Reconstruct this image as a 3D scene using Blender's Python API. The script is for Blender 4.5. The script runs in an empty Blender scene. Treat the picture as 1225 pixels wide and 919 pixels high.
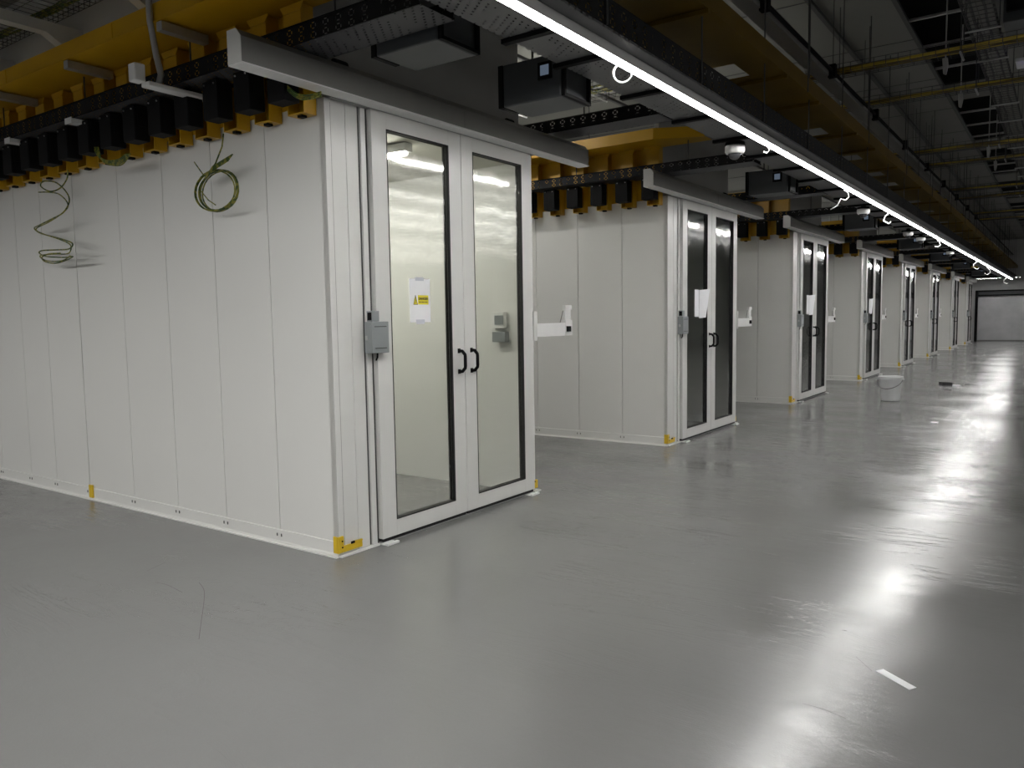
import bpy, bmesh, math, random
from mathutils import Vector, Matrix
random.seed(7)
SC = bpy.context.scene
COL = SC.collection

# ------------------------------------------------------------------ camera
CAM_H = 1.5
F_PX, W_PX = 935.488, 1225.0
yaw, pit, rol = -0.6172, -0.08325959, -0.01573756
fw = Vector((math.sin(yaw)*math.cos(pit), math.cos(yaw)*math.cos(pit), math.sin(pit)))
r0 = Vector((math.cos(yaw), -math.sin(yaw), 0)); u0 = r0.cross(fw)
rr = r0*math.cos(rol) + u0*math.sin(rol); uu = -r0*math.sin(rol) + u0*math.cos(rol)
cam_d = bpy.data.cameras.new('camera'); cam = bpy.data.objects.new('camera', cam_d); COL.objects.link(cam)
cam_d.sensor_width = 36; cam_d.lens = 36*F_PX/W_PX; cam_d.clip_start = .05; cam_d.clip_end = 200
m = Matrix((rr, uu, -fw)).transposed().to_4x4(); m.translation = (0, 0, CAM_H)
cam.matrix_world = m
SC.camera = cam

# ------------------------------------------------------------------ world / exposure
SC.view_settings.view_transform = 'Standard'; SC.view_settings.look = 'None'
SC.view_settings.gamma = 1; SC.view_settings.use_curve_mapping = False
SC.view_settings.exposure = 0.0
wd = bpy.data.worlds.new('world'); SC.world = wd; wd.use_nodes = True
wd.node_tree.nodes['Background'].inputs[0].default_value = (.02, .02, .02, 1)
wd.node_tree.nodes['Background'].inputs[1].default_value = 0.0
E_MAIN, E_SIDE, E_BACK, E_AISLE, E_POD, E_END, E_ROW = 60, 8, 128, 46, 78, 40, 22

# ------------------------------------------------------------------ node helpers
class N:
    """small wrapper: arithmetic on sockets"""
    def __init__(s, nt, sock): s.nt, s.s = nt, sock
    def _m(s, op, *a):
        n = s.nt.nodes.new('ShaderNodeMath'); n.operation = op
        for i, v in enumerate((s,)+a):
            if isinstance(v, N): s.nt.links.new(v.s, n.inputs[i])
            else: n.inputs[i].default_value = v
        return N(s.nt, n.outputs[0])
    def __add__(s, o): return s._m('ADD', o)
    def __sub__(s, o): return s._m('SUBTRACT', o)
    def __mul__(s, o): return s._m('MULTIPLY', o)
    def __truediv__(s, o): return s._m('DIVIDE', o)
    def lt(s, o): return s._m('LESS_THAN', o)
    def gt(s, o): return s._m('GREATER_THAN', o)
    def abs(s): return s._m('ABSOLUTE')
    def fract(s): return s._m('FRACT')
    def floor(s): return s._m('FLOOR')
    def max(s, o): return s._m('MAXIMUM', o)
    def min(s, o): return s._m('MINIMUM', o)
    def pw(s, o): return s._m('POWER', o)

def new_mat(name):
    mt = bpy.data.materials.new(name); mt.use_nodes = True
    return mt, mt.node_tree, mt.node_tree.nodes['Principled BSDF']
def coords(nt, kind='Object'):
    tc = nt.nodes.new('ShaderNodeTexCoord'); sp = nt.nodes.new('ShaderNodeSeparateXYZ')
    nt.links.new(tc.outputs[kind], sp.inputs[0])
    return tc.outputs[kind], [N(nt, sp.outputs[i]) for i in range(3)]
def noise(nt, vec, scale, detail=3, rough=.55, stretch=None, dist=0):
    if stretch:
        mp = nt.nodes.new('ShaderNodeMapping'); mp.inputs['Scale'].default_value = stretch
        nt.links.new(vec, mp.inputs[0]); vec = mp.outputs[0]
    n = nt.nodes.new('ShaderNodeTexNoise'); n.inputs['Scale'].default_value = scale
    n.inputs['Detail'].default_value = detail; n.inputs['Roughness'].default_value = rough
    n.inputs['Distortion'].default_value = dist
    nt.links.new(vec, n.inputs['Vector']); return N(nt, n.outputs['Fac'])
def ramp(nt, fac, stops):
    r = nt.nodes.new('ShaderNodeValToRGB'); nt.links.new(fac.s, r.inputs[0])
    el = r.color_ramp.elements
    while len(el) < len(stops): el.new(.5)
    for e, (p, c) in zip(el, stops):
        e.position = p; e.color = (c, c, c, 1) if not isinstance(c, tuple) else (*c, 1)
    return r.outputs[0]
def bump(nt, h, strength, dist, b):
    n = nt.nodes.new('ShaderNodeBump'); n.inputs['Strength'].default_value = strength
    n.inputs['Distance'].default_value = dist
    nt.links.new(h.s, n.inputs['Height']); nt.links.new(n.outputs[0], b.inputs['Normal']); return n

def simple(name, col, rough=.5, metal=0, var=.06, vscale=6, bmp=0, bscale=60, spec=.5):
    mt, nt, b = new_mat(name)
    vec, _ = coords(nt)
    n = noise(nt, vec, vscale, 3)
    lo = tuple(c*(1-var) for c in col); hi = tuple(min(1, c*(1+var)) for c in col)
    nt.links.new(ramp(nt, n, [(.3, lo), (.7, hi)]), b.inputs['Base Color'])
    b.inputs['Roughness'].default_value = rough; b.inputs['Metallic'].default_value = metal
    b.inputs['Specular IOR Level'].default_value = spec
    if bmp: bump(nt, noise(nt, vec, bscale, 2), bmp, .002, b)
    return mt
def emit(name, col, strength):
    mt = bpy.data.materials.new(name); mt.use_nodes = True; nt = mt.node_tree
    nt.nodes.clear(); o = nt.nodes.new('ShaderNodeOutputMaterial'); e = nt.nodes.new('ShaderNodeEmission')
    e.inputs[0].default_value = (*col, 1); e.inputs[1].default_value = strength
    nt.links.new(e.outputs[0], o.inputs[0]); return mt

M = {}
M['panel'] = simple('white_panel', (.70, .70, .675), .38, var=.012, vscale=1.5, bmp=.2, bscale=14)
M['frame'] = simple('white_powder_coat', (.68, .68, .66), .24, var=.015, bmp=.15, bscale=45)
M['track'] = simple('track_grey', (.2, .197, .188), .4, var=.03)
M['seam'] = simple('seam_grey', (.16, .16, .155), .6)
M['groove'] = simple('groove_dark', (.05, .05, .05), .6)
M['black'] = simple('black_plastic', (.006, .006, .0065), .65, var=.2, spec=.12)
M['gasket'] = simple('black_rubber', (.008, .008, .008), .7, var=.2)
M['yellow'] = simple('yellow_plastic', (.50, .28, .004), .42, var=.06, vscale=3)
M['yellow_shaded'] = simple('yellow_plastic_shaded', (.12, .07, .002), .6, var=.12, vscale=2, spec=.2)  # same yellow as the troughs, with the duct's shade put into the colour
M['yellow_bright'] = simple('yellow_bracket', (.68, .46, .02), .4, var=.05)
M['grey_box'] = simple('grey_enclosure', (.25, .27, .275), .45, var=.05)
M['dark_box'] = simple('dark_enclosure', (.045, .05, .055), .5, var=.06)
M['galv'] = simple('galvanised_steel', (.42, .42, .42), .4, metal=.6, var=.1, vscale=12)
M['wire'] = simple('dark_wire', (.06, .06, .06), .5, metal=.4, var=.1)
M['tile'] = simple('ceiling_tile', (.2, .2, .185), .8, var=.03, vscale=2)
M['runner'] = simple('dark_runner', (.07, .07, .07), .6)
M['plenum'] = simple('plenum_black', (.012, .012, .012), .9, var=.3)
M['riser'] = simple('bulkhead_grey', (.3, .3, .29), .55, var=.04, vscale=2)
M['wall'] = simple('grey_plaster', (.3, .3, .3), .8, var=.06, vscale=1.2)
M['white_plastic'] = simple('white_plastic', (.75, .75, .74), .35, var=.02)
M['paper'] = simple('white_paper', (.82, .83, .85), .7, var=.02)
M['sign_yellow'] = simple('sign_yellow', (.78, .68, .03), .6, var=.04)
M['sign_black'] = simple('sign_black', (.02, .015, .01), .6)
M['tape'] = simple('clear_tape', (.6, .62, .68), .25, var=.03)
M['screen'] = emit('panel_screen', (.35, .45, .6), .22)
M['blue_led'] = emit('blue_led', (.03, .05, 1), 3.0)
M['lamp'] = emit('lamp_diffuser', (1, .985, .96), E_MAIN)
M['lamp_side'] = emit('lamp_diffuser_side', (1, .985, .96), E_SIDE)
M['lamp_row'] = emit('lamp_diffuser_row', (1, .985, .96), E_ROW)
M['lamp_back'] = emit('lamp_diffuser_rear', (1, .985, .96), E_BACK)
M['lamp_aisle'] = emit('lamp_diffuser_aisle', (1, .98, .93), E_AISLE)
M['lamp_pod'] = emit('lamp_diffuser_pod', (1, .98, .9), E_POD)
M['lamp_added_up'] = emit('lamp_diffuser_added_up', (1, .98, .9), 60)
M['lamp_end'] = emit('lamp_diffuser_end', (1, .985, .96), E_END)
M['interior'] = simple('interior_beige', (.58, .57, .50), .6, var=.02)
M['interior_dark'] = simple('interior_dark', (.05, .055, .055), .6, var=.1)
M['debris'] = simple('dark_scrap', (.03, .03, .03), .7, var=.2)
M['bucket'] = simple('bucket_plastic', (.66, .67, .67), .35, var=.03)
M['rear_panel'] = simple('rear_panel', (.42, .42, .43), .3, var=.12, vscale=1.3)

# earth cable: green with a yellow stripe along its length
mt, nt, b = new_mat('green_yellow_cable'); vec, xyz = coords(nt)
nn = noise(nt, vec, 26, 1)
nt.links.new(ramp(nt, nn, [(.46, (.035, .075, .008)), (.54, (.23, .22, .025))]), b.inputs['Base Color'])
b.inputs['Roughness'].default_value = .4; M['cable'] = mt
# mixed yellow patch cable
mt, nt, b = new_mat('yellow_patch_cable'); vec, xyz = coords(nt)
nn = noise(nt, vec, 9, 2, stretch=(.15, 3, 3))
nt.links.new(ramp(nt, nn, [(.42, (.12, .08, .01)), (.55, (.5, .36, .03))]), b.inputs['Base Color'])
b.inputs['Roughness'].default_value = .45; M['patch'] = mt

# glass: clear pane, slightly fluted, mirror at grazing angles
mt = bpy.data.materials.new('door_glazing'); mt.use_nodes = True; nt = mt.node_tree; nt.nodes.clear()
out = nt.nodes.new('ShaderNodeOutputMaterial'); mx = nt.nodes.new('ShaderNodeMixShader')
tr = nt.nodes.new('ShaderNodeBsdfTransparent'); gl = nt.nodes.new('ShaderNodeBsdfGlossy')
fr = nt.nodes.new('ShaderNodeLayerWeight'); fr.inputs[0].default_value = .5
tr.inputs[0].default_value = (.86, .87, .85, 1); gl.inputs['Roughness'].default_value = .075
gl.inputs['Color'].default_value = (1, 1, 1, 1)
vec, xyz = coords(nt)
h = noise(nt, vec, 1.6, 1, stretch=(1, 1.6, .35))*.22 + noise(nt, vec, 60, 1, stretch=(1, 1, .02))*.004
bp = nt.nodes.new('ShaderNodeBump'); bp.inputs['Strength'].default_value = 1; bp.inputs['Distance'].default_value = .022
nt.links.new(h.s, bp.inputs['Height']); nt.links.new(bp.outputs[0], gl.inputs['Normal'])
ff = N(nt, fr.outputs[1]).pw(3.5)*.95 + .09
nt.links.new(ff.min(1).s, mx.inputs[0]); nt.links.new(tr.outputs[0], mx.inputs[1]); nt.links.new(gl.outputs[0], mx.inputs[2])
nt.links.new(mx.outputs[0], out.inputs[0]); M['glass'] = mt

# floor: grey epoxy, scuffed, uneven gloss
mt, nt, b = new_mat('grey_epoxy_floor'); vec, xyz = coords(nt)
big = noise(nt, vec, .35, 4, dist=.6); mid = noise(nt, vec, 1.3, 4, stretch=(.8, .6, 1), dist=.3); fine = noise(nt, vec, 90, 2)
wav = noise(nt, vec, .8, 4, .55, stretch=(.6, 1.5, 1), dist=.4)
c = big*.6 + mid*.3 + fine*.1
nt.links.new(ramp(nt, c, [(.3, (.15, .151, .148)), (.7, (.18, .181, .178))]), b.inputs['Base Color'])
sc1 = noise(nt, vec, 2.2, 5, .65, stretch=(.35, 2.0, 1), dist=1.5)
scuff = (((sc1-.5).abs()*-30+1).max(0))*((noise(nt, vec, .7, 2)-.45)*4).max(0).min(1)
rg = ramp(nt, wav*.5 + mid*.3 + noise(nt, vec, 14, 3)*.2 + scuff*.04, [(.36, .13), (.48, .2), (.58, .262)])
nt.links.new(rg, b.inputs['Roughness']); b.inputs['Specular IOR Level'].default_value = .6
hh = noise(nt, vec, 130, 2)*.9 + noise(nt, vec, 26, 2)*1.3 + noise(nt, vec, 3.2, 3, stretch=(.6, 1.4, 1))*7 + scuff*3
bump(nt, hh, .35, .0012, b); M['floor'] = mt
# a few curved drag marks pressed into the coating
M['scuff'] = simple('scuff_mark', (.085, .08, .078), .95, spec=0)

def perforated(name, base, rough, axis, style):
    """thin sheet steel with real (see-through) slots; axis = run of the tray (0 x, 1 y)"""
    mt, nt, b = new_mat(name); vec, xyz = coords(nt)
    a = xyz[axis]; o = xyz[1-axis]; z = xyz[2]
    b.inputs['Base Color'].default_value = (*base, 1); b.inputs['Roughness'].default_value = rough
    b.inputs['Metallic'].default_value = 0; b.inputs['Specular IOR Level'].default_value = .2
    if style == 'side':        # rings of four short slots, two rows
        ca, cz = ((.1, .05), (.135, .07))[axis]
        u = ((a/ca).fract() - .5).abs()*1.8; v = ((z/cz+.02).fract() - .5).abs()
        h1 = (u-.34).abs().lt(.09)*v.lt(.17); h2 = (v-.3).abs().lt(.075)*u.lt(.2)
        hole = h1.max(h2)*((a/.75).fract().gt(.09))
    else:                      # floor of the tray: staggered short slots
        row = (o/.03).floor()
        u = ((a/.06 + (row*.37)).fract() - .5).abs(); v = ((o/.03).fract() - .5).abs()
        hole = u.lt(.17)*v.lt(.2)*((a/.42).fract().gt(.2))
    tr = nt.nodes.new('ShaderNodeBsdfTransparent'); mx = nt.nodes.new('ShaderNodeMixShader')
    nt.links.new(hole.s, mx.inputs[0]); nt.links.new(b.outputs[0], mx.inputs[1]); nt.links.new(tr.outputs[0], mx.inputs[2])
    nt.links.new(mx.outputs[0], nt.nodes['Material Output'].inputs[0]); return mt
M['side_x'] = perforated('black_perforated_x', (.006, .006, .0065), .6, 0, 'side')
M['side_y'] = perforated('black_perforated_y', (.006, .006, .0065), .6, 1, 'side')
M['deck_x'] = perforated('perforated_deck_x', (.07, .07, .075), .5, 0, 'deck')
M['deck_y'] = perforated('perforated_deck_y', (.16, .16, .165), .5, 1, 'deck')

# ------------------------------------------------------------------ mesh helpers
class MB:
    def __init__(s): s.bm = bmesh.new()
    def box(s, x0, x1, y0, y1, z0, z1):
        v = [s.bm.verts.new((x, y, z)) for x in (x0, x1) for y in (y0, y1) for z in (z0, z1)]
        for f in ((0,1,3,2), (4,6,7,5), (0,4,5,1), (2,3,7,6), (0,2,6,4), (1,5,7,3)): s.bm.faces.new([v[i] for i in f])
        return s
    def prism(s, pts, axis, a0, a1):
        """extrude polygon (2D pts in the other two axes, in order) along axis"""
        def mk(p, a):
            q = list(p); q.insert(axis, a); return s.bm.verts.new(q)
        lo = [mk(p, a0) for p in pts]; hi = [mk(p, a1) for p in pts]; n = len(pts)
        s.bm.faces.new(lo); s.bm.faces.new(hi[::-1])
        for i in range(n): s.bm.faces.new([lo[i], hi[i], hi[(i+1) % n], lo[(i+1) % n]])
        return s
    def bar(s, p, q, r, n=4):
        p, q = Vector(p), Vector(q); d = (q-p).normalized()
        a = d.orthogonal().normalized(); c = d.cross(a)
        R = [[s.bm.verts.new(e + r*(math.cos(2*math.pi*k/n+.785)*a + math.sin(2*math.pi*k/n+.785)*c)) for k in range(n)] for e in (p, q)]
        for k in range(n): s.bm.faces.new([R[0][k], R[0][(k+1) % n], R[1][(k+1) % n], R[1][k]])
        s.bm.faces.new(R[0][::-1]); s.bm.faces.new(R[1]); return s
    def tube(s, pts, r, n=6):
        pts = [Vector(p) for p in pts]; rings = []
        a = (pts[1]-pts[0]).orthogonal().normalized()
        for i, p in enumerate(pts):
            d = (pts[min(i+1, len(pts)-1)] - pts[max(i-1, 0)]).normalized()
            a = (a - d*a.dot(d)).normalized(); c = d.cross(a)
            rings.append([s.bm.verts.new(p + r*(math.cos(2*math.pi*k/n)*a + math.sin(2*math.pi*k/n)*c)) for k in range(n)])
        for A, B in zip(rings, rings[1:]):
            for k in range(n): s.bm.faces.new([A[k], A[(k+1) % n], B[(k+1) % n], B[k]])
        s.bm.faces.new(rings[0][::-1]); s.bm.faces.new(rings[-1]); return s
    def lathe(s, prof, n=32, cx=0, cy=0, cz=0, close=False):
        rings = [[s.bm.verts.new((cx+r*math.cos(2*math.pi*k/n), cy+r*math.sin(2*math.pi*k/n), cz+z)) for k in range(n)] for r, z in prof]
        for A, B in zip(rings, rings[1:]):
            for k in range(n): s.bm.faces.new([A[k], A[(k+1) % n], B[(k+1) % n], B[k]])
        if close: s.bm.faces.new(rings[0][::-1]); s.bm.faces.new(rings[-1])
        return s
    def build(s, name, mat, parent=None, loc=(0, 0, 0), bev=0, smooth=False):
        bmesh.ops.recalc_face_normals(s.bm, faces=s.bm.faces)
        if bev:
            es = [e for e in s.bm.edges if e.is_manifold and e.calc_face_angle(0) > .6]
            bmesh.ops.bevel(s.bm, geom=es, offset=bev, segments=2, affect='EDGES', profile=.5)
        me = bpy.data.meshes.new(name); s.bm.to_mesh(me); s.bm.free()
        if smooth:
            for p in me.polygons: p.use_smooth = True
        me.materials.append(M[mat]); o = bpy.data.objects.new(name, me); COL.objects.link(o)
        o.location = loc
        if parent: o.parent = parent
        return o
def tag(o, label, cat, group=None, kind=None):
    o['label'] = label; o['category'] = cat
    if group: o['group'] = group
    if kind: o['kind'] = kind
    return o
def thing(name, label, cat, loc=(0, 0, 0), group=None):
    o = bpy.data.objects.new(name, None); COL.objects.link(o); o.location = loc
    o.empty_display_size = .1
    return tag(o, label, cat, group)
def struct(o, label=None):
    o['kind'] = 'structure'
    if label: o['label'] = label
    return o
def dup(o, loc=None, parent=None, label=None):
    kids = [c for c in ALL() if c.parent == o]
    c = o.copy(); COL.objects.link(c)
    if parent: c.parent = parent
    if loc is not None: c.location = loc
    if label: c['label'] = label
    for k in kids: dup(k, parent=c)
    return c
def ALL(): return list(COL.objects)
ORD = ['nearest', 'second nearest', 'third', 'fourth', 'fifth', 'sixth', 'seventh', 'eighth and farthest']

# ------------------------------------------------------------------ the setting
XL, XR, YB, YF, ZC = -12.0, 28.0, -5.0, 46.0, 5.0
struct(MB().box(XL, XR, YB, YF+.3, -.1, 0).build('floor', 'floor'))
struct(MB().box(XL-.1, XL, YB, YF, 0, 6).build('wall_left', 'wall'))
struct(MB().box(XR, XR+.1, YB, YF, 0, 6).build('wall_right', 'wall'))
struct(MB().box(XL, XR, YB-.1, YB, 0, 6).build('wall_back', 'wall'))
w = MB()
w.box(XL, -3.84, YF, YF+.2, 0, 6).box(1.6, XR, YF, YF+.2, 0, 6).box(-3.84, 1.6, YF, YF+.2, 2.55, 6)
struct(w.build('wall_front', 'wall'))
# rear doorway: dark frame, transom, pale smooth panel
d = MB().box(-3.84, -3.72, YF-.04, YF+.2, 0, 2.55).box(1.5, 1.6, YF-.04, YF+.2, 0, 2.55).box(-3.72, 1.5, YF-.04, YF+.2, 2.49, 2.55).box(-3.72, 1.5, YF, YF+.15, 2.26, 2.33)
d = struct(d.build('door_1', 'black'), 'wide dark framed opening in the end wall')
MB().box(-3.72, 1.5, YF+.1, YF+.13, 0, 2.26).build('door_panel', 'rear_panel', d)
MB().box(-3.72, 1.5, YF+.08, YF+.13, 2.33, 2.49).build('transom_panel', 'dark_box', d)
struct(MB().box(-3.72, 1.5, YF+.04, YF+.1, 0, .06).build('baseboard_front', 'seam'))

# ceiling: tiles west of x=-1.7, open bays beyond
c = MB().box(XL, -1.7, YB, YF, ZC, ZC+.03)
voids = [(9.8, 14.2), (15.2, 19.0), (20.2, 24.0), (25.4, 29.3), (30.6, 34.4), (36, 39.5)]
y = YB
for a, b2 in voids: c.box(-1.7, -1.1, y, a, ZC, ZC+.03); y = b2
c.box(-1.7, -1.1, y, YF, ZC, ZC+.03)
c.box(-1.1, XR, YB, YF, ZC, ZC+.03)
struct(c.build('ceiling', 'tile'))
struct(MB().box(XL, XR, YB, YF, 5.9, 6).build('trim_1', 'plenum'), 'black plenum above the open ceiling bays')
t = MB()
for x in (-8.5, -6.1, -3.7, -2.48, -1.7): t.box(x-.025, x+.025, YB, YF, ZC-.04, ZC)
struct(t.build('trim_2', 'runner'), 'dark ceiling runners along the hall')
t = MB(); y = 1.0
while y < YF:
    t.box(XL, -1.7, y-.006, y+.006, ZC-.006, ZC+.002); y += 2.1
struct(t.build('trim_3', 'runner'), 'thin dark seams between ceiling panels')
t = MB()
for a, b2 in voids:
    k = a+.9
    while k < b2-.3: t.box(-1.7, -1.1, k-.02, k+.02, ZC-.03, ZC); k += 1.15
struct(t.build('trim_4', 'galv'), 'metal cross bars in the open ceiling bays')

# ------------------------------------------------------------------ lamps
def lamp(name, label, axis, a0, a1, other, z, mat, w=.03, up=False, group=None):
    t = thing(name, label, 'light', (0, 0, 0), group)
    def bx(mb, o0, o1, z0, z1, s0=a0, s1=a1):
        return mb.box(s0, s1, other+o0, other+o1, z0, z1) if axis == 0 else mb.box(other+o0, other+o1, s0, s1, z0, z1)
    hb = bx(MB(), -w*1.0, w*1.0, z+.012, z+.05)
    if not up: hb = bx(bx(hb, -w, -w*.92, z-.007, z+.012), w*.92, w, z-.007, z+.012)
    hb.build('housing', 'white_plastic', t)
    if mat == 'lamp_back': bx(bx(MB(), -w*1.05, -w*1.001, z-.0035, z+.045), w*1.001, w*1.05, z-.0035, z+.045).build('side_shield', 'white_plastic', t)  # out of view, added to cut the rear lamp's sideways light on the yellow
    bx(MB(), -w*.9, w*.9, z-.006, z+.012, a0+.01, a1-.01).build('diffuser', mat, t)
    mb = MB(); k = a0+1; zt = z+.07 if mat == 'lamp' else 4.955
    while k < a1:
        (mb.box(k-.004, k+.004, other-.004, other+.004, z+.05, zt) if axis == 0 else mb.box(other-.004, other+.004, k-.004, k+.004, z+.05, zt)); k += 3
    mb.build('clip', 'galv', t)
    if mat == 'lamp_aisle' and z < 4.2: bx(MB(), -w*.8, w*.8, z+.0505, z+.056, a0+.01, a1-.01).build('upper_diffuser', mat, t)
    return t
XLMP, ZL = -2.235, 3.02
lamp('linear_light', 'long continuous bright white strip light running down the aisle under the black tray', 1, -.3, 44.6, XLMP, ZL, 'lamp', .038)
lamp('linear_light', 'short bright strip light lying across the far end of the hall', 0, -3.9, -1.9, 44.9, 3.1, 'lamp_end', .03)
lamp('linear_light', 'strip light across the hall behind the viewer', 0, -11, 4, -.6, 3.03, 'lamp_back', .035, up=True)
lamp('linear_light', 'strip light to the right outside the picture, the one nearest the aisle', 1, 3.6, 45, 3.65, 4.4, 'lamp_side', .05)
for i, x in enumerate((5.3, 7.2, 9.0, 12.5, 15.4, 17.8, 25)):
    lamp('linear_light', 'strip light in the rows to the right outside the picture', 1, 3.6, 30, x, 4.4, 'lamp_row', .06, group='strip lights to the right outside the picture')

# ------------------------------------------------------------------ pods
YP = [3.33, 8.35, 13.33, 18.6, 23.7, 29.05, 35.1, 40.6]
XF = -3.73                      # front plane of every pod
H = 2.86
DEEP = 5.4                      # pod runs back from the front
def make_pod(label):
    p = thing('containment_pod', label, 'enclosure', (XF, YP[0], 0), 'white glass-fronted aisle pods')
    seams = [0, -.58, -1.18, -1.79, -2.42, -3.14, -3.73, -4.23, -4.85, -DEEP]
    for a, b2 in zip(seams, seams[1:]):                  # near side wall panels
        MB().box(b2+(.009 if b2 == -3.14 else .003), a-.003, 0, .05, .1, H).build('wall_panel', 'panel', p, bev=.002)
    MB().box(-DEEP, -.003, .012, .05, .02, H-.02).build('panel_core', 'seam', p)
    MB().box(-DEEP, -.003, 2.2, 2.25, 0, H).build('far_side_wall', 'panel', p)
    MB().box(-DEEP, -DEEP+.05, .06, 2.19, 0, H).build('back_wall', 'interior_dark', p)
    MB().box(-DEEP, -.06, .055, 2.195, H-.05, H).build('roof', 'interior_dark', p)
    mb = MB().prism([(-.008, .025), (-.008, .098), (.0, .102), (.0, 0), (-.028, 0), (-.028, .008), (-.012, .012)], 0, -DEEP, .0)
    sk = mb.build('skirting', 'panel', p)
    mb = MB()
    for s in seams[1:-1]:
        for q in (-.022, .022): mb.box(s+q-.004, s+q+.004, -.012, -.007, .055, .075)
    mb.build('screw', 'groove', sk)
    # front wall strip left of the doors
    mb = MB().box(-.05, .0, .0, .045, .0, H).box(-.05, -.006, .048, .17, 0, H).box(-.05, -.006, .173, .275, 0, H)
    mb.build('corner_post', 'frame', p, bev=.002)
    MB().box(-.05, -.012, .275, .292, 0, H).build('post_groove', 'groove', p)
    MB().box(-.05, .004, .292, .335, 0, H).build('door_jamb', 'frame', p, bev=.002)
    MB().box(-.05, -.012, .335, .362, 0, H).build('jamb_gap', 'groove', p)
    MB().box(-.05, -.01, 2.205, 2.27, 0, H).build('far_jamb', 'frame', p, bev=.002)
    # doors
    for n, (a, b2) in enumerate(((.362, 1.272), (1.278, 2.2))):
        g0, g1, gz0, gz1 = a+.135, b2-.14, .145, 2.755
        mb = MB()
        x0, x1 = -.03, .03; q = .007
        mb.box(x0, x1, a, g0, .035, H).box(x0, x1, g1, b2, .035, H)
        mb.box(x0, x1, g0, g1, .035, gz0).box(x0, x1, g0, g1, gz1, H)
        dr = mb.build('door', 'frame', p, bev=.0015)
        mb = MB().box(-.022, .0312, g0-.001, g0+q, gz0, gz1).box(-.022, .0315, g1-q-.004, g1+.001, gz0, gz1)
        mb.box(-.022, .0315, g0, g1, gz0-.001, gz0+q).box(-.022, .0315, g0, g1, gz1-q, gz1+.001)
        mb.build('gasket', 'gasket', dr)
        MB().box(.006, .011, g0+q, g1-q-.004, gz0+q, gz1-q).build('glass_pane', 'glass', dr)
        yh = b2-.067 if n == 0 else a+.076
        sg = 1
        mb = MB().tube([(.028, yh, 1.112), (.062, yh, 1.114), (.088, yh, 1.14), (.09, yh, 1.155), (.09, yh, 1.225), (.088, yh, 1.24), (.062, yh, 1.266), (.028, yh, 1.268)], .0125, 8)
        mb.box(.028, .034, yh-.014, yh+.014, 1.095, 1.13).box(.028, .034, yh-.014, yh+.014, 1.25, 1.285)
        mb.build('handle', 'black', dr, smooth=False)
        MB().box(-.028, .02, a+.01, b2-.01, .012, .035).build('brush_seal', 'gasket', dr)
    # sliding track canopy above the doors
    mb = MB().prism([(.032, 2.872), (.032, 3.045), (.105, 3.045), (.14, 3.005), (.14, 2.872)], 1, -.68, 2.98)
    tk = mb.build('door_track', 'track', p)
    MB().prism([(.03, 2.870), (.03, 3.047), (.106, 3.047), (.142, 3.006), (.142, 2.870)], 1, -.686, -.6805).build('end_cap', 'frame', tk)
    MB().box(.03, .146, -.684, 2.984, 2.864, 2.872).build('track_lip', 'white_plastic', tk)
    MB().box(.139, .1412, 1.19, 1.194, 2.872, 3.0).build('track_joint', 'seam', tk)
    MB().box(-.03, .032, .2, 2.25, 2.862, 2.90).build('track_rail', 'galv', tk)
    # floor guides
    MB().box(-.01, .012, .36, 2.2, .0, .01).build('floor_rail', 'galv', p)
    for yy in (.40, 2.13):
        mb = MB().box(-.02, .085, yy-.05, yy+.06, .0, .006).box(.06, .085, yy-.05, yy+.06, .006, .014)
        mb.build('floor_guide', 'white_plastic', p)
    MB().box(-.05, .02, .0, .34, .0, .012).build('front_skirting', 'panel', p)
    MB().box(-.05, .03, 2.2, 2.3, .0, .012).build('front_skirting', 'panel', p)
    # yellow corner brackets
    mb = MB().box(-.035, .006, -.018, -.008, .03, .135).box(.0, .01, -.018, .03, .03, .135).box(.0, .01, .03, .19, .03, .07).box(.0, .014, .1, .19, .07, .08)
    fb = mb.build('corner_bracket', 'yellow_bright', p)
    MB().box(.0101, .016, .09, .12, .07, .085).box(.0101, .016, .012, .02, .1, .108).box(.0101, .016, .012, .02, .06, .068).build('bolt', 'black', fb)
    mb = MB().box(-.01, .008, 2.2, 2.28, .03, .10); fb = mb.build('corner_bracket', 'yellow_bright', p)
    MB().box(.0081, .016, 2.205, 2.235, .085, .095).build('bolt', 'black', fb)
    MB().box(-3.12, -3.06, -.02, -.0085, .02, .13).build('wall_bracket', 'yellow_bright', p)
    # bulkhead above the doors and its conduit
    rs = MB().box(-.17, -.12, .03, 2.25, H, 3.95).box(-.12, .03, .03, 2.25, H, H+.012).build('bulkhead', 'riser', p)
    mb = MB().bar((-.105, .22, 3.12), (-.105, 2.1, 3.12), .012, 8).bar((-.105, .18, 3.12), (-.105, .28, 3.12), .035, 10).bar((-.105, 2.05, 3.12), (-.105, 2.13, 3.12), .03, 10)
    mb.build('conduit', 'black', rs)
    return p
pods = [make_pod('nearest white pod with glazed double doors, danger sheet taped to its left pane')]
plab = ['second white pod from the viewer, tall dark glass doors, folded white sheet on one pane',
        'third white pod from the viewer, its side wall in shade',
        'fourth white pod from the viewer, standing behind the white bucket',
        'fifth white pod from the viewer, narrow dark glass doors',
        'sixth white pod from the viewer along the aisle',
        'seventh white pod from the viewer, second to last in the row',
        'last and farthest white pod, beside the end wall']
for i in range(1, 8): pods.append(dup(pods[0], (XF, YP[i], 0), label=plab[i-1]))
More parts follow.
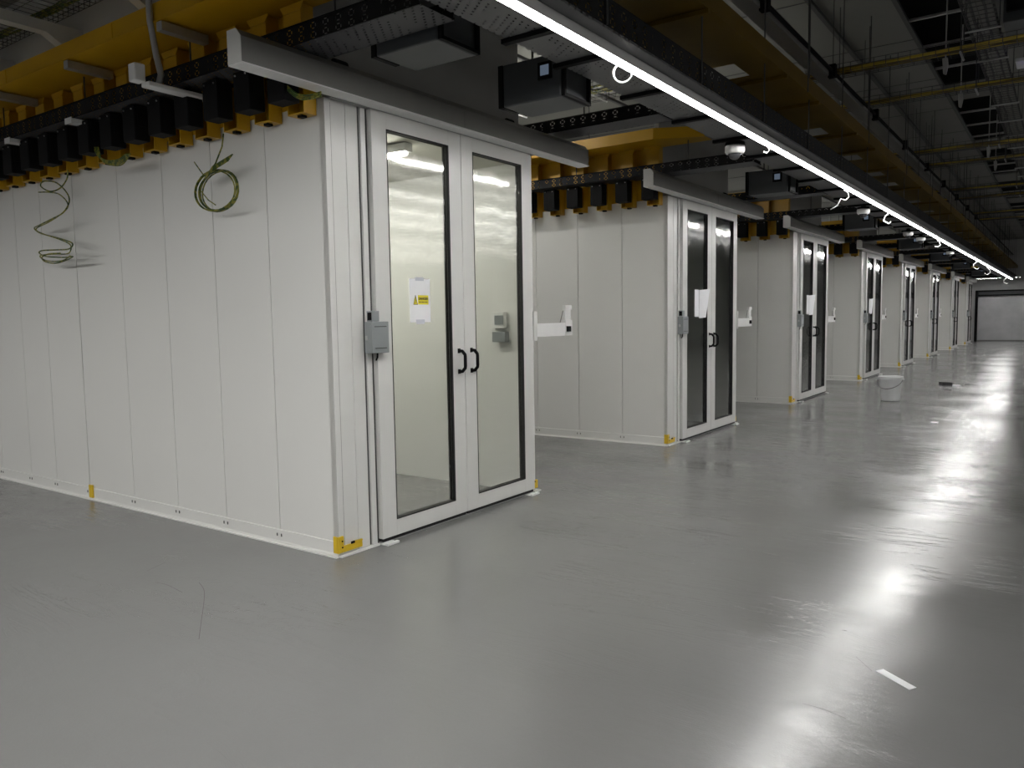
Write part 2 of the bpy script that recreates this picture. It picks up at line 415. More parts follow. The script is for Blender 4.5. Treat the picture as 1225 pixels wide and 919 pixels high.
# the nearest pod is lit and lined inside
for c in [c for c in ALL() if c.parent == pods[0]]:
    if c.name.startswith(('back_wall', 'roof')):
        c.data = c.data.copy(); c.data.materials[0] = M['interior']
t = thing('interior_light', 'strip light inside the nearest pod above the doors', 'light', (0, 0, 0))
MB().box(-8.8, -4.0, 4.33, 4.41, 2.74, 2.8).build('housing', 'white_plastic', t)
MB().box(-8.75, -4.05, 4.335, 4.405, 2.725, 2.74).build('diffuser', 'lamp_pod', t)

# lock boxes beside the doors
def lockbox(label):
    t = thing('lock_box', label, 'lock box', (XF, YP[0]+.33, 1.29), 'grey lock boxes beside the pod doors')
    b1 = MB().box(.005, .075, -.06, .095, 0, .205).build('case', 'grey_box', t, bev=.004)
    MB().box(.075, .079, -.035, .07, .03, .035).box(.075, .079, -.035, .07, .17, .175).build('case_groove', 'groove', b1)
    MB().box(.02, .04, -.068, -.058, .085, .115).build('key_lock', 'galv', b1)
    b2 = MB().box(.005, .055, -.035, .03, .206, .275).build('reader', 'grey_box', t, bev=.003)
    MB().box(.015, .05, -.0375, -.035, .215, .265).build('reader_display', 'black', b2)
    MB().tube([(.03, .03, 0), (.028, .03, -.03), (.015, .03, -.05)], .006, 6).build('cable_gland', 'black', t)
    return t
lb0 = lockbox('grey lock box with black reader beside the nearest pod doors')
for i in range(1, 8): dup(lb0, (XF, YP[i]+.33, 1.29), label='small grey lock box beside the doors of the %s pod from the viewer' % (['', 'second', 'third', 'fourth', 'fifth', 'sixth', 'seventh', 'eighth and last'][i]))
# white trunking arms projecting past the far jamb
def arm(label):
    t = thing('trunking_arm', label, 'bracket', (XF, YP[0]+2.25, 1.34), 'white trunking arms on the pods')
    MB().box(-.035, .02, .021, .50, .0, .115).build('trunking', 'white_plastic', t, bev=.003)
    MB().box(-.0, .03, -.03, .02, -.03, .22).build('fixing_plate', 'frame', t)
    e = MB().box(-.02, .02, .505, .62, .0, .14).box(-.01, .015, .50, .60, .14, .235).box(-.01, .025, .495, .605, .235, .275).build('end_box', 'white_plastic', t, bev=.002)
    MB().box(.0205, .035, .515, .575, .035, .085).build('socket', 'black', e)
    MB().tube([(.0, .49, .225), (.0, .465, .17), (.0, .44, .118)], .003, 6).build('cord', 'black', t)
    return t
ar0 = arm('white trunking arm with black socket projecting from the nearest pod')
for i in range(1, 6): dup(ar0, (XF, YP[i]+2.25, 1.34), label='white trunking arm with socket on the far jamb of the %s pod' % (['', 'second', 'third', 'fourth', 'fifth', 'sixth'][i]))
t = thing('wall_socket', 'pale box and grey socket seen through the nearest pod glass', 'socket', (-4.0, 5.52, 1.3))
MB().box(-.1, .04, -.05, .0, .12, .26).build('upper_box', 'white_plastic', t, bev=.003)
MB().box(-.055, .035, -.055, -.05, .15, .23).build('dark_window', 'grey_box', t)
MB().box(-.08, .06, -.06, .0, .0, .09).build('lower_box', 'grey_box', t, bev=.003)

# sheets of paper on the doors
XG = XF+.016
s = thing('danger_sheet', 'white sheet with small yellow danger label taped on nearest pod glass', 'sign', (XG-.004, YP[0]+.70, 1.485))
sh = MB().box(0, .0015, 0, .215, 0, .305).build('sheet', 'paper', s)
MB().box(.0016, .002, .06, .15, .29, .315).box(.0016, .002, .06, .15, -.012, .02).build('tape', 'tape', s)
MB().box(.0016, .0022, .085, .195, .125, .19).build('warning_label', 'sign_yellow', s)
tri = MB().prism([(.038, .125), (.08, .125), (.059, .19)], 0, .0016, .0022).build('warning_triangle', 'sign_yellow', s)
mb = MB()
def edge(p, q, r=.0016): mb.bar((.0026, p[0], p[1]), (.0026, q[0], q[1]), r)
edge((.038, .125), (.08, .125)); edge((.08, .125), (.059, .19)); edge((.059, .19), (.038, .125))
edge((.062, .172), (.056, .156)); edge((.056, .156), (.063, .153)); edge((.063, .153), (.057, .134))
mb.build('triangle_mark', 'sign_black', s)
cu = bpy.data.curves.new('lettering', 'FONT'); cu.body = 'DANGER'; cu.size = .0245; cu.align_x = 'CENTER'; cu.extrude = .0003; cu.offset = .0006
cu.materials.append(M['sign_black']); tmp = bpy.data.objects.new('lettering_curve', cu)
me = bpy.data.meshes.new_from_object(tmp); bpy.data.objects.remove(tmp)
o = bpy.data.objects.new('lettering', me); COL.objects.link(o); o.parent = s
o.matrix_local = Matrix(((0, 0, 1, .0028), (1, 0, 0, .14), (0, 1, 0, .158), (0, 0, 0, 1)))
MB().box(.0023, .0027, .095, .115, .139, .144).box(.0023, .0027, .12, .15, .139, .144).box(.0023, .0027, .154, .185, .139, .144).build('small_print', 'sign_black', s)

def leaflet(y, z, w, h, open_, label):
    t = thing('folded_sheet', label, 'paper', (XG-.003, y, z), 'white folded sheets on the dark doors')
    mb = MB().prism([(.0, 0), (.003, 0), (.003, w*.42), (.0, w*.42)], 2, 0, h)
    mb.build('back_leaf', 'paper', t)
    mb = MB(); q = [(.004, w*.42, -.02), (.004, w*.42, h-.005), (open_, w, h+.012), (open_*.7, w*.76, -.012)]
    A = [mb.bm.verts.new(p) for p in q]; B = [mb.bm.verts.new((p[0]+.003, p[1], p[2])) for p in q]
    mb.bm.faces.new(A); mb.bm.faces.new(B[::-1])
    for i in range(4): mb.bm.faces.new([A[i], B[i], B[(i+1) % 4], A[(i+1) % 4]])
    mb.build('front_leaf', 'paper', t)
leaflet(YP[1]+.76, 1.49, .3, .33, .075, 'folded white sheet sticking out from dark glass of second pod')
leaflet(YP[2]+.8, 1.5, .34, .33, .06, 'folded white sheet on dark glass of third pod')
leaflet(YP[3]+.8, 1.5, .3, .33, .03, 'small white sheet on dark glass of fourth pod')

# ------------------------------------------------------------------ cable trays
def tray_x(yc, x0, x1, z, label, depth=.27, hgt=.105, end=None):
    t = thing('cable_tray', label, 'cable tray', (0, yc, z), 'black trays crossing over the pods')
    MB().box(x0, x1, 0, .003, 0, hgt).build('side_rail', 'side_x', t)
    MB().box(x0, x1, depth-.003, depth, 0, hgt).build('side_rail', 'side_x', t)
    MB().box(x0, x1, .003, depth-.003, 0, .003).build('tray_floor', 'deck_x', t)
    MB().box(x0, x1, -.012, 0, hgt-.004, hgt).build('rolled_edge', 'black', t)
    MB().box(x0, x1, -.006, 0, 0, .004).build('rolled_edge', 'black', t)
    x = x1-.75; top = 3.399 if z < 3.06 else ZC-.05
    while x > x0:
        MB().bar((x, depth/2, hgt), (x, depth/2, top-z), .006, 6).build('hanger_rod', 'wire', t); x -= 1.4
    return t
nm = ['nearest', 'second', 'third', 'fourth', 'fifth', 'sixth', 'seventh', 'last']
XM0, XM1, ZM = -2.66, -2.105, 3.085
for i, y0 in enumerate(YP):
    lx = -9.3 if i < 2 else -7
    tray_x(y0-.31, lx, XM0-.005, 3.055, 'black slotted cable tray running above the near side wall of the %s pod' % nm[i])
    tray_x(y0+2.47, lx, XM0-.005, 3.08, 'black slotted cable tray running behind the %s pod doors, on its far side' % nm[i])
# main tray over the aisle
t = thing('main_cable_tray', 'long grey perforated tray with black slotted edge over the aisle strip light', 'cable tray', (0, 0, ZM))
MB().box(XM0, XM1-.003, -1, 45.5, 0, .003).build('tray_floor', 'deck_y', t)
MB().box(XM1-.003, XM1, -1, 45.5, 0, .15).build('side_rail', 'side_y', t)
MB().box(XM0, XM0+.003, -1, 45.5, .115, .15).build('side_rail', 'side_y', t)
MB().box(XM1-.02, XM1, -1, 45.5, .15, .154).build('rolled_edge', 'black', t)
MB().box(XM1-.095, XM1-.004, -1, 45.5, -.012, -.001).build('light_channel', 'deck_y', t)
y = 1.2; k = 0
while y < 45:
    MB().bar((XM1+.008, y, .0), (XM1+.008, y, ZC-ZM), .006, 6).build('hanger_rod', 'wire', t)
    y += 1.35
y = 3.72
while y < 30:
    MB().box(XM0-.02, XM1-.12, y, y+.045, -.03, -.004).build('cross_strut', 'black', t); y += .55 if (int(y*10) % 3) else .9

# ------------------------------------------------------------------ yellow busbar troughs with their tap-off boxes
def trough(i, y0, n):
    x0 = -9.6 if i < 2 else -6.4
    t = thing('busbar_trough', 'yellow trough with drop brackets above the side wall of the %s pod' % nm[i], 'busbar duct', (0, y0, 3.4), 'yellow troughs crossing over the pods')
    mb = MB()
    # folded section with a slanted end
    mb.box(x0, -3.7, -.44, -.0, 0, .008).box(x0, -3.7, -.448, -.44, 0, .115).box(x0, -3.7, -.46, -.44, -.004, .002)
    mb.prism([(-3.7, -.44), (-3.22, -.2), (-3.22, 0), (-3.7, 0)], 2, 0, .008)
    mb.prism([(-3.7, -.448), (-3.22, -.208), (-3.22, -.2), (-3.7, -.44)], 2, 0, .115)
    mb.build('trough', 'yellow', t)
    MB().box(x0, -3.88, -.012, -.0, -.57, 0).build('back_plate', 'yellow', t)
    k = -5.3
    while k > x0: MB().box(k-.03, k+.03, -.4525, -.448, .01, .105).build('joint_plate', 'yellow', t); k -= 1.6
    for j in range(n):
        x = -3.86-.324*j
        mb = MB().box(x-.075, x-.068, -.11, -.013, -.645, -.005).box(x+.068, x+.075, -.11, -.013, -.645, -.005).box(x-.068, x+.068, -.022, -.013, -.645, -.005)
        mb.box(x-.068, x+.068, -.11, -.022, -.645, -.638).box(x-.068, x+.068, -.11, -.103, -.35, -.005)
        mb.prism([(x-.105, -.005), (x-.075, -.05), (x+.075, -.05), (x+.105, -.005)], 1, -.116, -.11)
        br = mb.build('drop_bracket', 'yellow', t)
        MB().box(x-.01, x+.03, -.09, -.05, -.66, -.645).build('bracket_clip', 'black', br)
    j = 0; x = -4.70
    while x > x0:
        if j < 6: MB().box(x-.03, x+.03, -.46, -.13, -.07, -.012).build('strut', 'galv', t, bev=.003)
        x -= 1.2; j += 1
cnt = [17, 8, 4, 3, 2, 2, 2, 2]
for i, y0 in enumerate(YP): trough(i, y0, cnt[i])
def nth(j):
    w = ['closest', 'second', 'third', 'fourth', 'fifth', 'sixth', 'seventh', 'eighth', 'ninth', 'tenth', 'eleventh', 'twelfth', 'thirteenth', 'fourteenth', 'fifteenth', 'sixteenth', 'seventeenth']
    return 'the one closest to its corner' if j == 0 else w[j] + ' from its glazed corner'
tb = thing('tap_off_box', 'black tap-off box above the nearest pod wall, the one closest to its corner', 'tap-off box', (-3.86, YP[0]-.2, 2.8), 'black tap-off boxes of the nearest pod')
MB().box(-.078, .078, -.055, .06, 0, .24).build('case', 'black', tb, bev=.006)
mb = MB()
for a in (-.05, .05): mb.bar((a, -.056, .215), (a, -.062, .215), .006, 6)
mb.build('screw', 'galv', tb)
MB().box(.0785, .082, -.03, .03, .1, .23).build('side_latch', 'black', tb)
for i, y0 in enumerate(YP):
    for j in range(cnt[i]):
        if i == 0 and j == 0: continue
        c = dup(tb, (-3.86-.324*j, y0-.2, 2.8))
        c['group'] = 'black tap-off boxes of the %s pod' % nm[i]
        c['label'] = 'black tap-off box above the %s pod wall, %s' % (nm[i], nth(j))

# wide yellow duct running above the aisle tray
t = thing('main_busbar_duct', 'wide yellow duct running the length of the hall above the aisle tray', 'busbar duct', (0, 0, 3.55))
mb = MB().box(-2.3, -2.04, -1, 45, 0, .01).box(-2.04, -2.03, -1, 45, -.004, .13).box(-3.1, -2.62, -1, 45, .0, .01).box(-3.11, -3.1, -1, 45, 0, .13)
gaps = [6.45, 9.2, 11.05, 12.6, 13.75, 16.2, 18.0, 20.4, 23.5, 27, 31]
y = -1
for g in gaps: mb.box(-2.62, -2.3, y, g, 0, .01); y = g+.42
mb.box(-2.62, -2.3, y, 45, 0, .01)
mb.build('duct', 'yellow_shaded', t)
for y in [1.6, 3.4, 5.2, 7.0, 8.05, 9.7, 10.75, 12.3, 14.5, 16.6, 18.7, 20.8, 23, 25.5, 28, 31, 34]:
    MB().box(-3.1, -2.025, y-.02, y+.02, -.035, -.005).build('cross_bar', 'yellow_shaded', t)
for y in [2.2+2.7*k for k in range(14)]:
    MB().bar((-2.015, y, -.02), (-2.015, y, ZC-3.55), .006, 6).build('hanger_rod', 'wire', t)

# grey trunk running beside the yellow duct, higher up
t = thing('grey_trunking', 'dull grey steel trunking running along the hall beside the yellow duct', 'trunking', (0, 0, 4.15))
MB().box(-2.42, -2.27, 2, 45, 0, .12).build('trunk', 'riser', t)
mb = MB().bar((-2.24, 2, .05), (-2.24, 45, .05), .02, 8)
mb.build('pipe', 'black', t, smooth=False)
for k in range(9):
    MB().box(-2.28, -2.2, 7+2.4*k, 7.08+2.4*k, -.02, .12).build('pipe_clamp', 'black', t)

# ------------------------------------------------------------------ control boxes, cameras and bits over each pod
def ctrl(label, loc, screen=True):
    t = thing('control_box', label, 'control box', loc, 'dark control boxes above the pod doors')
    MB().box(-.23, .23, 0, .34, 0, .28).build('case', 'dark_box', t, bev=.01)
    if screen:
        s = MB().box(.06, .165, -.012, -.0005, .125, .235).build('screen_bezel', 'black', t)
        MB().box(.08, .145, -.0135, -.012, .15, .215).build('screen', 'screen', s)
    mb = MB().box(-.27, -.235, .0, .2, .0, .28); mb.build('side_flange', 'black', t)
    mb = MB().box(.235, .26, .0, .02, .0, .28).box(.235, .26, .32, .34, .0, .28).box(.235, .26, .02, .32, .0, .02); mb.build('side_frame', 'black', t)
    zr = 3.549-loc[2]
    MB().bar((-.1, .17, .28), (-.1, .17, zr), .008, 6).build('hanger_rod', 'wire', t)
    MB().bar((.1, .17, .28), (.1, .17, zr), .008, 6).build('hanger_rod', 'wire', t)
    return t
cb = ctrl('dark control box with small lit screen above the nearest pod doors', (-2.95, YP[0]+1.1, 2.93))
for i in range(1, 7): dup(cb, (-2.95, YP[i]+1.1, 2.93), label='dark control box with small screen hanging above the %s pod doors' % nm[i])
ctrl('grey box without screen hanging just behind the near crossing tray', (-3.05, YP[0]+.0, 3.005), False)

def dome(label, loc):
    t = thing('dome_camera', label, 'security camera', loc, 'dome cameras under the aisle tray')
    MB().lathe([(.0, .165), (.035, .165), (.035, .13), (.085, .13), (.09, .10), (.0, .10)], 20).build('mount', 'black', t)
    MB().lathe([(.0, .10), (.085, .10), (.088, .09), (.088, .05), (.075, .03), (.058, .03)], 28).build('body', 'white_plastic', t, smooth=True)
    prof = [(.056*math.cos(a), .03-.056*math.sin(a)*.95) for a in [k*math.pi/2/8 for k in range(9)]]
    MB().lathe(prof, 28).build('lens_dome', 'dark_glass', t, smooth=True)
    return t
M['dark_glass'] = simple('dark_glossy_dome', (.05, .05, .055), .06, var=.1)
d0 = dome('white dome security camera under the aisle tray, nearest of the row', (-2.5, 7.05, 2.92))
for k, (x, y) in enumerate([(-2.5, 12.5), (-2.52, 16.6), (-2.5, 18.0), (-2.48, 22.7)]):
    dup(d0, (x, y, 2.92), label='small dome camera under the aisle tray, %s along the hall' % ['second', 'third', 'fourth', 'farthest'][k])

# aisle strip lights, high between the pods
for i in (0, 2, 3, 4, 5, 6):
    y = YP[i]+3.6; xa = -4.9 if i == 0 else -6.3
    lamp('aisle_light', 'high strip light in the side aisle beyond the %s pod' % nm[i], 0, -10.5, xa, y, 3.85 if i == 0 else 4.3, 'lamp_aisle', .04, up=True)

# unseen strip added above the second pod to brighten the ceiling there
t = thing('added_uplight', 'added strip light above the second pod roof, brightening the ceiling', 'light', (0, 0, 0))
MB().box(-9, -4.6, 9.9, 9.98, 3.3, 3.34).build('housing', 'white_plastic', t)
MB().box(-8.98, -4.62, 9.91, 9.97, 3.3405, 3.35).build('diffuser', 'lamp_added_up', t)
mb = MB()
for x in (-8.5, -6.8, -5): mb.box(x-.01, x+.01, 9.93, 9.95, 2.861, 3.3)
mb.build('stand', 'galv', t)

# white sensors and box under the near tray
def flat_fix(loc, L, label):
    t = thing('tray_fixture', label, 'fixture', loc, 'white fixings under the near tray')
    MB().box(-.045, .045, 0, L, 0, .035).build('channel', 'white_plastic', t, bev=.003)
    MB().box(-.05, .05, -.006, -.0005, -.004, .04).build('end_cap', 'white_plastic', t)
flat_fix((-6.17, 3.0, 3.015), .26, 'small white channel end under the tray, right one of the two')
flat_fix((-7.2, 3.0, 3.015), .26, 'small white channel end under the tray, left one of the two')
t = thing('conduit_outlet', 'white outlet box and arm under the near tray with grey conduit rising', 'outlet', (-4.74, 2.72, 2.985))
MB().box(-.08, .0, 0, .07, .02, .13).build('box', 'white_plastic', t, bev=.008)
MB().box(-.07, .02, .075, .50, .0, .03).build('arm', 'white_plastic', t, bev=.008)
MB().tube([(-.03, .17, .03), (-.03, .19, .10), (-.04, .17, .22), (-.04, .14, .42), (-.03, .13, .7), (-.03, .13, 1.98)], .02, 10).build('conduit', 'galv', t, smooth=True)

# ------------------------------------------------------------------ top left: beam, arms, wire basket with cables
t = thing('ceiling_beam', 'grey beam with haunched arms above the yellow trough at upper left', 'beam', (0, 0, 0))
MB().box(-11.9, -4.2, 4.1, 4.3, 3.7, 5.0).build('beam_face', 'frame', t)
for x in (-11.1, -9.6, -8.1, -6.6, -5.1):
    mb = MB().prism([(4.1, 3.75), (4.1, 4.40), (2.9, 4.40), (2.9, 4.30), (3.75, 4.30), (3.92, 4.2), (4.0, 4.0), (4.03, 3.75)], 0, x-.06, x+.06)
    mb.build('cantilever_arm', 'frame', t)
def basket(label, axis, a0, a1, o0, o1, z, hgt=.09, step=.1, cable='patch', name='wire_basket', nc=5, rods=True):
    t = thing(name, label, 'wire basket', (0, 0, z))
    def P(a, o, zz): return (a, o, zz) if axis == 0 else (o, a, zz)
    mb = MB(); r = .0035
    for o, zz in [(o0, hgt), (o0, hgt/2), (o0, 0), (o1, 0), (o1, hgt/2), (o1, hgt)] + [(o0+(o1-o0)*k/4, 0) for k in (1, 2, 3)]:
        mb.bar(P(a0, o, zz), P(a1, o, zz), r)
    a = a0
    while a <= a1:
        mb.bar(P(a, o0, hgt), P(a, o0, 0), r); mb.bar(P(a, o0, 0), P(a, o1, 0), r); mb.bar(P(a, o1, 0), P(a, o1, hgt), r); a += step
    mb.build('mesh', 'wire', t)
    for k in range(nc):
        o = o0+.03+(o1-o0-.06)*random.random(); pts = []
        n = max(8, int((a1-a0)/.5))
        for j in range(n+1): pts.append(P(a0+(a1-a0)*j/n, min(o1-.02, max(o0+.02, o+random.uniform(-.012, .012))), .018+random.uniform(0, .025)))
        MB().tube(pts, .014, 6).build('cable', cable, t)
    if rods:
        a = a0+.3
        while a < a1:
            for o in (o0-.02, o1+.02): MB().bar(P(a, o, -.03), P(a, o, ZC-z), .005, 5).build('hanger_rod', 'wire', t)
            MB().bar(P(a, o0-.04, -.03), P(a, o1+.04, -.03), .012, 4).build('hanger_bar', 'galv', t); a += 1.25
    return t
basket('wire basket with green cables resting on grey arms at upper left', 0, -11.5, -5, 3.1, 3.85, 4.41, .1, .1, 'cable', nc=0, rods=False)
cl = ['innermost of four', 'second of four', 'third of four', 'outermost of four']
for k in range(4):
    pts = [(-11.4+.4*j, 3.76+random.uniform(-.03, .03)-.02*k, 4.435+.01*k) for j in range(17)]
    tag(MB().tube(pts, .012, 6).build('earth_cable', 'cable'), 'green and yellow cable in the upper left wire basket, ' + cl[k], 'cable', 'cables in the upper left wire basket')
# baskets crossing the hall at right
lab = ['nearest', 'second nearest', 'third', 'fourth', 'fifth', 'sixth', 'seventh', 'farthest']
for k, y in enumerate([9.65, 11.3, 15.2, 16.7, 20.4, 22.0, 25.6, 27.4]):
    basket('wire basket of yellow cables crossing under the ceiling, %s of the crossing baskets' % lab[k], 0, -2.55, 1.5, y-.13, y+.13, 4.2, .09, .12, 'patch', nc=6)
basket('wire basket running along the hall near the open ceiling bays at right', 1, 6, 34, -.99, -.72, 4.55, .08, .14, 'wire', nc=2)
basket('wire basket with green cables above the second pod, seen through the tray gap', 0, -9, -3.7, 8.55, 9.15, 4.3, .09, .1, 'cable', nc=5)

# devices at the right edge
t = thing('duct_box', 'dark grey rectangular unit under the ceiling at the right edge', 'equipment box', (-.43, 9.9, 4.5))
MB().box(-.23, .6, 0, .9, 0, .35).build('case', 'dark_box', t, bev=.01)
MB().box(-.20, .5, -.05, -.001, .1, .3).build('black_front', 'black', t)
for x in (-.1, .4): MB().bar((x, .4, .35), (x, .4, .5), .01, 6).build('hanger_rod', 'wire', t)
t = thing('ceiling_sensor', 'white ceiling unit with a glowing blue light at the right edge', 'sensor', (-.45, 11.6, 4.52))
MB().box(-.18, .5, 0, .35, .0, .05).build('plate', 'white_plastic', t, bev=.01)
MB().box(-.05, .45, .08, .3, -.09, -.001).build('body', 'galv', t, bev=.02)
MB().lathe([(.0, -.06), (.03, -.055), (.042, -.03), (.04, 0.0)], 20, cx=.0, cy=.02).build('blue_light', 'blue_led', t, smooth=True)
for x in (-.1, .4): MB().bar((x, .2, .05), (x, .2, .48), .008, 6).build('hanger_rod', 'wire', t)
for k, (x, y, z) in enumerate([(-1.15, 9.65, 4.08), (-1.17, 11.3, 4.08), (-1.15, 15.2, 4.08), (-1.15, 16.7, 4.08)]):
    t = thing('beam_clamp', 'pale hanging clamp under the %s crossing basket' % lab[k], 'clamp', (x, y, z), 'pale clamps under the crossing baskets')
    MB().prism([(-.02, -.06), (.01, -.075), (.028, .02), (.02, .1), (-.03, .1)], 1, -.02, .02).build('body', 'galv', t, bev=.006)
    MB().bar((0, 0, .1), (0, 0, ZC-z), .008, 6).build('rod', 'galv', t)

# ------------------------------------------------------------------ hanging white wire curls under the light
def curl(name, pts, r, label):
    o = MB().tube(pts, r, 6).build(name, 'white_plastic', smooth=True)
    return tag(o, label, 'wire', 'white wire curls under the aisle light')
ring = [(XLMP+.012+.05*math.sin(a), 4.33+.05*math.sin(a)*.5, 2.955+.055*math.cos(a)) for a in [k*2*math.pi/22*0.86+.5 for k in range(23)]]
curl('wire_ring', ring, .006, 'white wire ring hanging from the aisle light, nearest the viewer')
def hook(y, s, flip, label, n=0):
    pts = [(XLMP, y, ZL-.005), (XLMP, y, ZL-.035*s), (XLMP+.03*s*flip, y, ZL-.06*s), (XLMP+.04*s*flip, y, ZL-.10*s), (XLMP+.01*s, y, ZL-.13*s), (XLMP-.03*s*flip, y, ZL-.11*s)]
    if n: pts += [(XLMP-.06*s, y, ZL-.17*s), (XLMP-.12*s, y, ZL-.2*s)]
    curl('wire_curl', pts, .006 if y < 12 else .011, label)
hook(7.1, .7, 1, 'short white wire hook below the light beside the dome camera')
hook(10.1, 1.3, 1, 'white wire curl with a loose tail hanging from the light, above the third pod', 1)
hook(12.9, 1.5, -1, 'curly white wire hanging from the light beyond the yellow trough end')
hook(18.3, 1.5, 1, 'small white wire curl under the light above the fifth pod')
hook(26.8, 2.2, -1, 'far white wire loop under the light, third from the end')
hook(30.5, 2.4, 1, 'far white wire loop under the light, second from the end')
hook(40.5, 2.6, -1, 'last white wire loop under the far end of the light')

# ------------------------------------------------------------------ green-yellow earth cable coils on the near wall
def coil1():
    pts = [(-4.56, 3.2, 2.74), (-4.58, 3.2, 2.66), (-4.66, 3.2, 2.56), (-4.76, 3.2, 2.50)]
    n = 150; tail = []
    for k in range(n):
        a = 2.3 + k/n*2*math.pi*6
        r = .128 + .012*math.sin(k*.021)
        tail.append((-4.675 + r*math.cos(a)*1.6, 3.23 - .02*math.sin(a*.5) - .0002*k, 2.385 + r*math.sin(a)*.97))
    return pts + tail
o = MB().tube(coil1(), .005, 6).build('cable_coil', 'cable', smooth=True)
tag(o, 'tight round coil of green and yellow cable hanging on the near white wall', 'cable')
mb = MB()
for k in range(5): mb.tube([(-4.80+.01*k, 3.2, 2.47+.006*k), (-4.65, 3.17, 2.51+.006*k), (-4.45+.012*k, 3.15, 2.545+.008*k)], .005, 5)
mb.tube([(-4.90, 3.2, 2.60), (-4.84, 3.2, 2.54), (-4.80, 3.2, 2.50)], .004, 5); mb.tube([(-4.84, 3.2, 2.40), (-4.76, 3.2, 2.33), (-4.68, 3.2, 2.29)], .004, 5)
mb.build('loose_end', 'cable', o)
def px(x, y, Y=3.2):       # wall point given in the plane Y
    v = Vector(((x-612.5)/F_PX, -(y-459.5)/F_PX, -1)); v = rr*v.x + uu*v.y - (-fw)*(-1)*1 if False else rr*v.x + uu*v.y + fw
    k = Y/v.y; return (v.x*k, Y, CAM_H + v.z*k)
def smooth_path(P, n=6):
    out = []
    P = [Vector(p) for p in P]; P = [P[0]]+P+[P[-1]]
    for i in range(1, len(P)-2):
        for k in range(n):
            t = k/n; a, b2, c2, d2 = P[i-1], P[i], P[i+1], P[i+2]
            out.append(.5*((2*b2)+(c2-a)*t+(2*a-5*b2+4*c2-d2)*t*t+(3*b2-a-3*c2+d2)*t**3))
    out.append(P[-2]); return out
sp = [(81, 203), (80, 214), (72, 225), (60, 229), (49, 223), (52, 217), (66, 218), (78, 228), (83, 240), (76, 254), (62, 262), (48, 269), (41, 273), (48, 279), (66, 284), (80, 288), (87, 292), (82, 298), (66, 299), (50, 300), (47, 303), (56, 307), (76, 308), (87, 307), (80, 311), (66, 315), (54, 313), (50, 308), (58, 304), (72, 303)]
pts = [Vector(px(x, y, 3.2 if (k % 6) < 3 else 3.12)) for k, (x, y) in enumerate(sp)]
o = MB().tube(smooth_path(pts), .0055, 6).build('cable_coil', 'cable', smooth=True)
tag(o, 'loose springy curl of green and yellow cable hanging at far left of the near wall', 'cable')
sp2 = [(46, 230), (58, 230), (70, 232), (79, 240), (81, 248), (72, 257), (58, 266), (43, 274), (52, 280), (70, 286), (84, 293), (82, 303), (66, 304), (48, 306), (56, 312), (74, 312), (84, 306)]
MB().tube(smooth_path([Vector(px(x, y, 3.17)) for x, y in sp2]), .005, 6).build('second_strand', 'cable', o, smooth=True)
sp3 = [(115, 180), (121, 190), (131, 195), (143, 190), (142, 186)]
mb = MB()
for k in range(5):
    mb.tube(smooth_path([Vector(px(x+k*1.3-2, y+(k*1.4-2)*(1 if 0 < i < 4 else 0), 3.12)) for i, (x, y) in enumerate([(114, 176), (119, 188), (130, 194), (143, 193), (153, 184)])]), .005, 5)
tag(mb.build('cable_loop', 'cable', smooth=True), 'short drooping loop of green and yellow cable below the tap-off boxes', 'cable')
mb = MB()
for k in range(3):
    mb.tube(smooth_path([Vector(px(x, y+k*2.4, 3.1)) for x, y in [(344, 103), (352, 110), (362, 114), (374, 113), (384, 110)]]), .005, 5)
tag(mb.build('cable_loop', 'cable', smooth=True), 'short green and yellow cable loop over last yellow bracket by the corner', 'cable')

# ------------------------------------------------------------------ bucket and floor litter
t = thing('bucket', 'white plastic bucket with thin dark wire handle on the floor', 'bucket', (-2.43, 14.62, 0))
prof = [(.0, .004), (.142, .004), (.15, .012), (.178, .36), (.196, .362), (.2, .375), (.2, .405), (.197, .42), (.185, .42), (.178, .40), (.146, .02), (.0, .018)]
MB().lathe(prof, 40).build('body', 'bucket', t, smooth=False)
hp = []
for k in range(21):
    a = math.pi*k/20
    hp.append(Vector((.208*math.cos(a)*.94, -.208*math.sin(a)*.55-.14*math.sin(a)*1.0*.9, .375-.155*math.sin(a)**.8)))
ho = MB().tube(hp, .0055, 6).build('wire_handle', 'gasket', t); ho.rotation_euler.z = math.radians(-9)
for s in (-1, 1): MB().bar((s*.195, 0, .375), (s*.21, 0, .375), .014, 8).build('handle_ear', 'bucket', t)

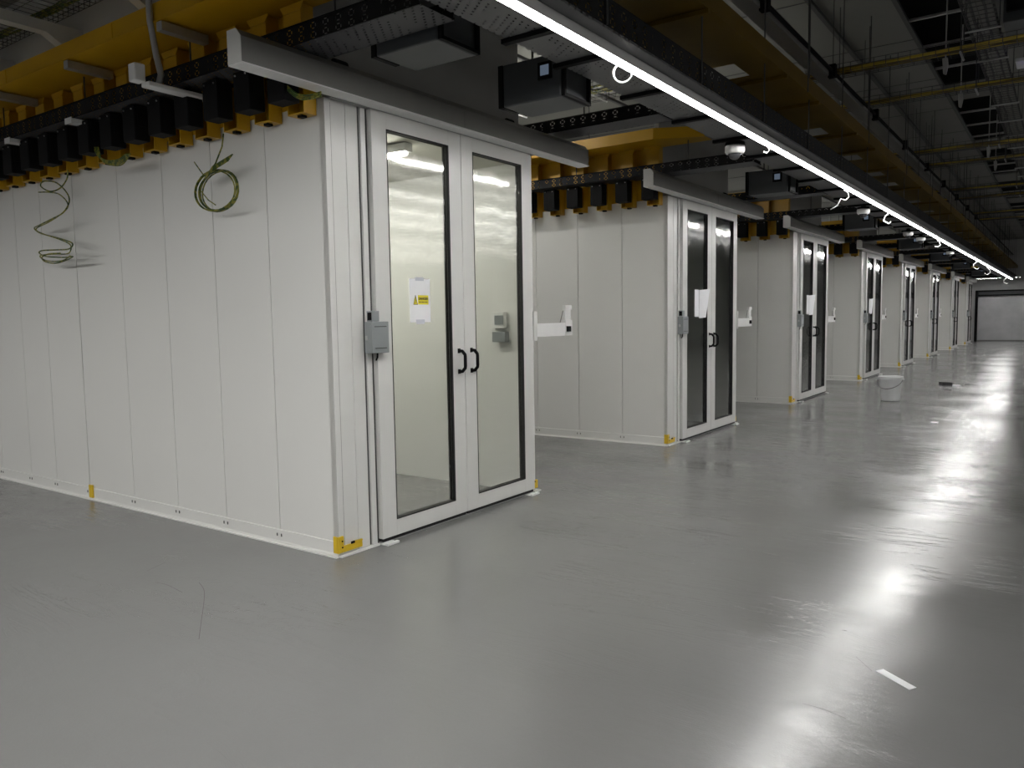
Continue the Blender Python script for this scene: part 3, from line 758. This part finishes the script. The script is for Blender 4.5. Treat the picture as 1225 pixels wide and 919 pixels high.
t = tag(MB().prism([(0, 0), (.145, -.105), (.165, -.07), (.025, .035)], 2, .0005, .002).build('tape_strip', 'paper', loc=(-.607, 3.46, 0)), 'white paper tape strip lying on the grey floor near the viewer', 'tape')
t = tag(MB().prism([(-.13, .1), (.05, .12), (.12, -.1), (-.06, -.12), (-.14, 0)], 2, .001, .07).build('floor_scrap', 'debris', loc=(-1.98, 18.2, 0), bev=.004), 'crumpled black scrap on the floor beyond the bucket', 'scrap')
t = tag(MB().prism([(-.07, .04), (.06, .05), (.08, -.04), (-.06, -.05)], 2, .001, .025).build('floor_scrap', 'paper', loc=(-1.78, 18.0, 0), bev=.004), 'small white scrap touching the black one on the floor', 'scrap')
t = tag(MB().prism([(-.07, .03), (.07, .04), (.06, -.05), (-.08, -.03)], 2, .001, .012).build('floor_scrap', 'debris', loc=(-1.83, 17.15, 0), bev=.003), 'small dark scrap nearer than the crumpled black one', 'scrap')
t = tag(MB().prism([(-.11, .03), (.1, .04), (.12, -.02), (-.09, -.04)], 2, .001, .01).build('floor_scrap', 'debris', loc=(-1.6, 18.6, 0), bev=.003), 'thin dark scrap right of the crumpled black one', 'scrap')
t = tag(MB().prism([(-.04, .03), (.05, .035), (.04, -.03), (-.03, -.04)], 2, .001, .012).build('floor_scrap', 'paper', loc=(-1.43, 11.9, 0), bev=.003), 'tiny white crumb of paper on the shiny floor', 'scrap')

# thin drag marks on the floor coating
def fl(x, y):
    v = rr*((x-612.5)/F_PX) - uu*((y-459.5)/F_PX) + fw; k = -CAM_H/v.z
    return (v.x*k, v.y*k, .0006)
mb = MB()
for P in ([(238, 697), (244, 706), (244, 720), (241, 742), (238, 765)], [(186, 697), (200, 700), (218, 709)], [(960, 842), (985, 849), (1012, 860)], [(1024, 786), (1034, 795), (1043, 803)], [(176, 683), (198, 673)]):
    q = smooth_path([fl(x, y) for x, y in P], 5)
    for a, b2 in zip(q, q[1:]):
        d = (b2-a).normalized(); n = Vector((-d.y, d.x, 0))*.0014; u = Vector((0, 0, .0006))
        vs = [mb.bm.verts.new(p) for p in (a-n, a+n, b2+n, b2-n)]; mb.bm.faces.new(vs)
tag(mb.build('scuff_marks', 'scuff'), 'thin dark curved drag marks on the grey floor', 'marks', kind='stuff')
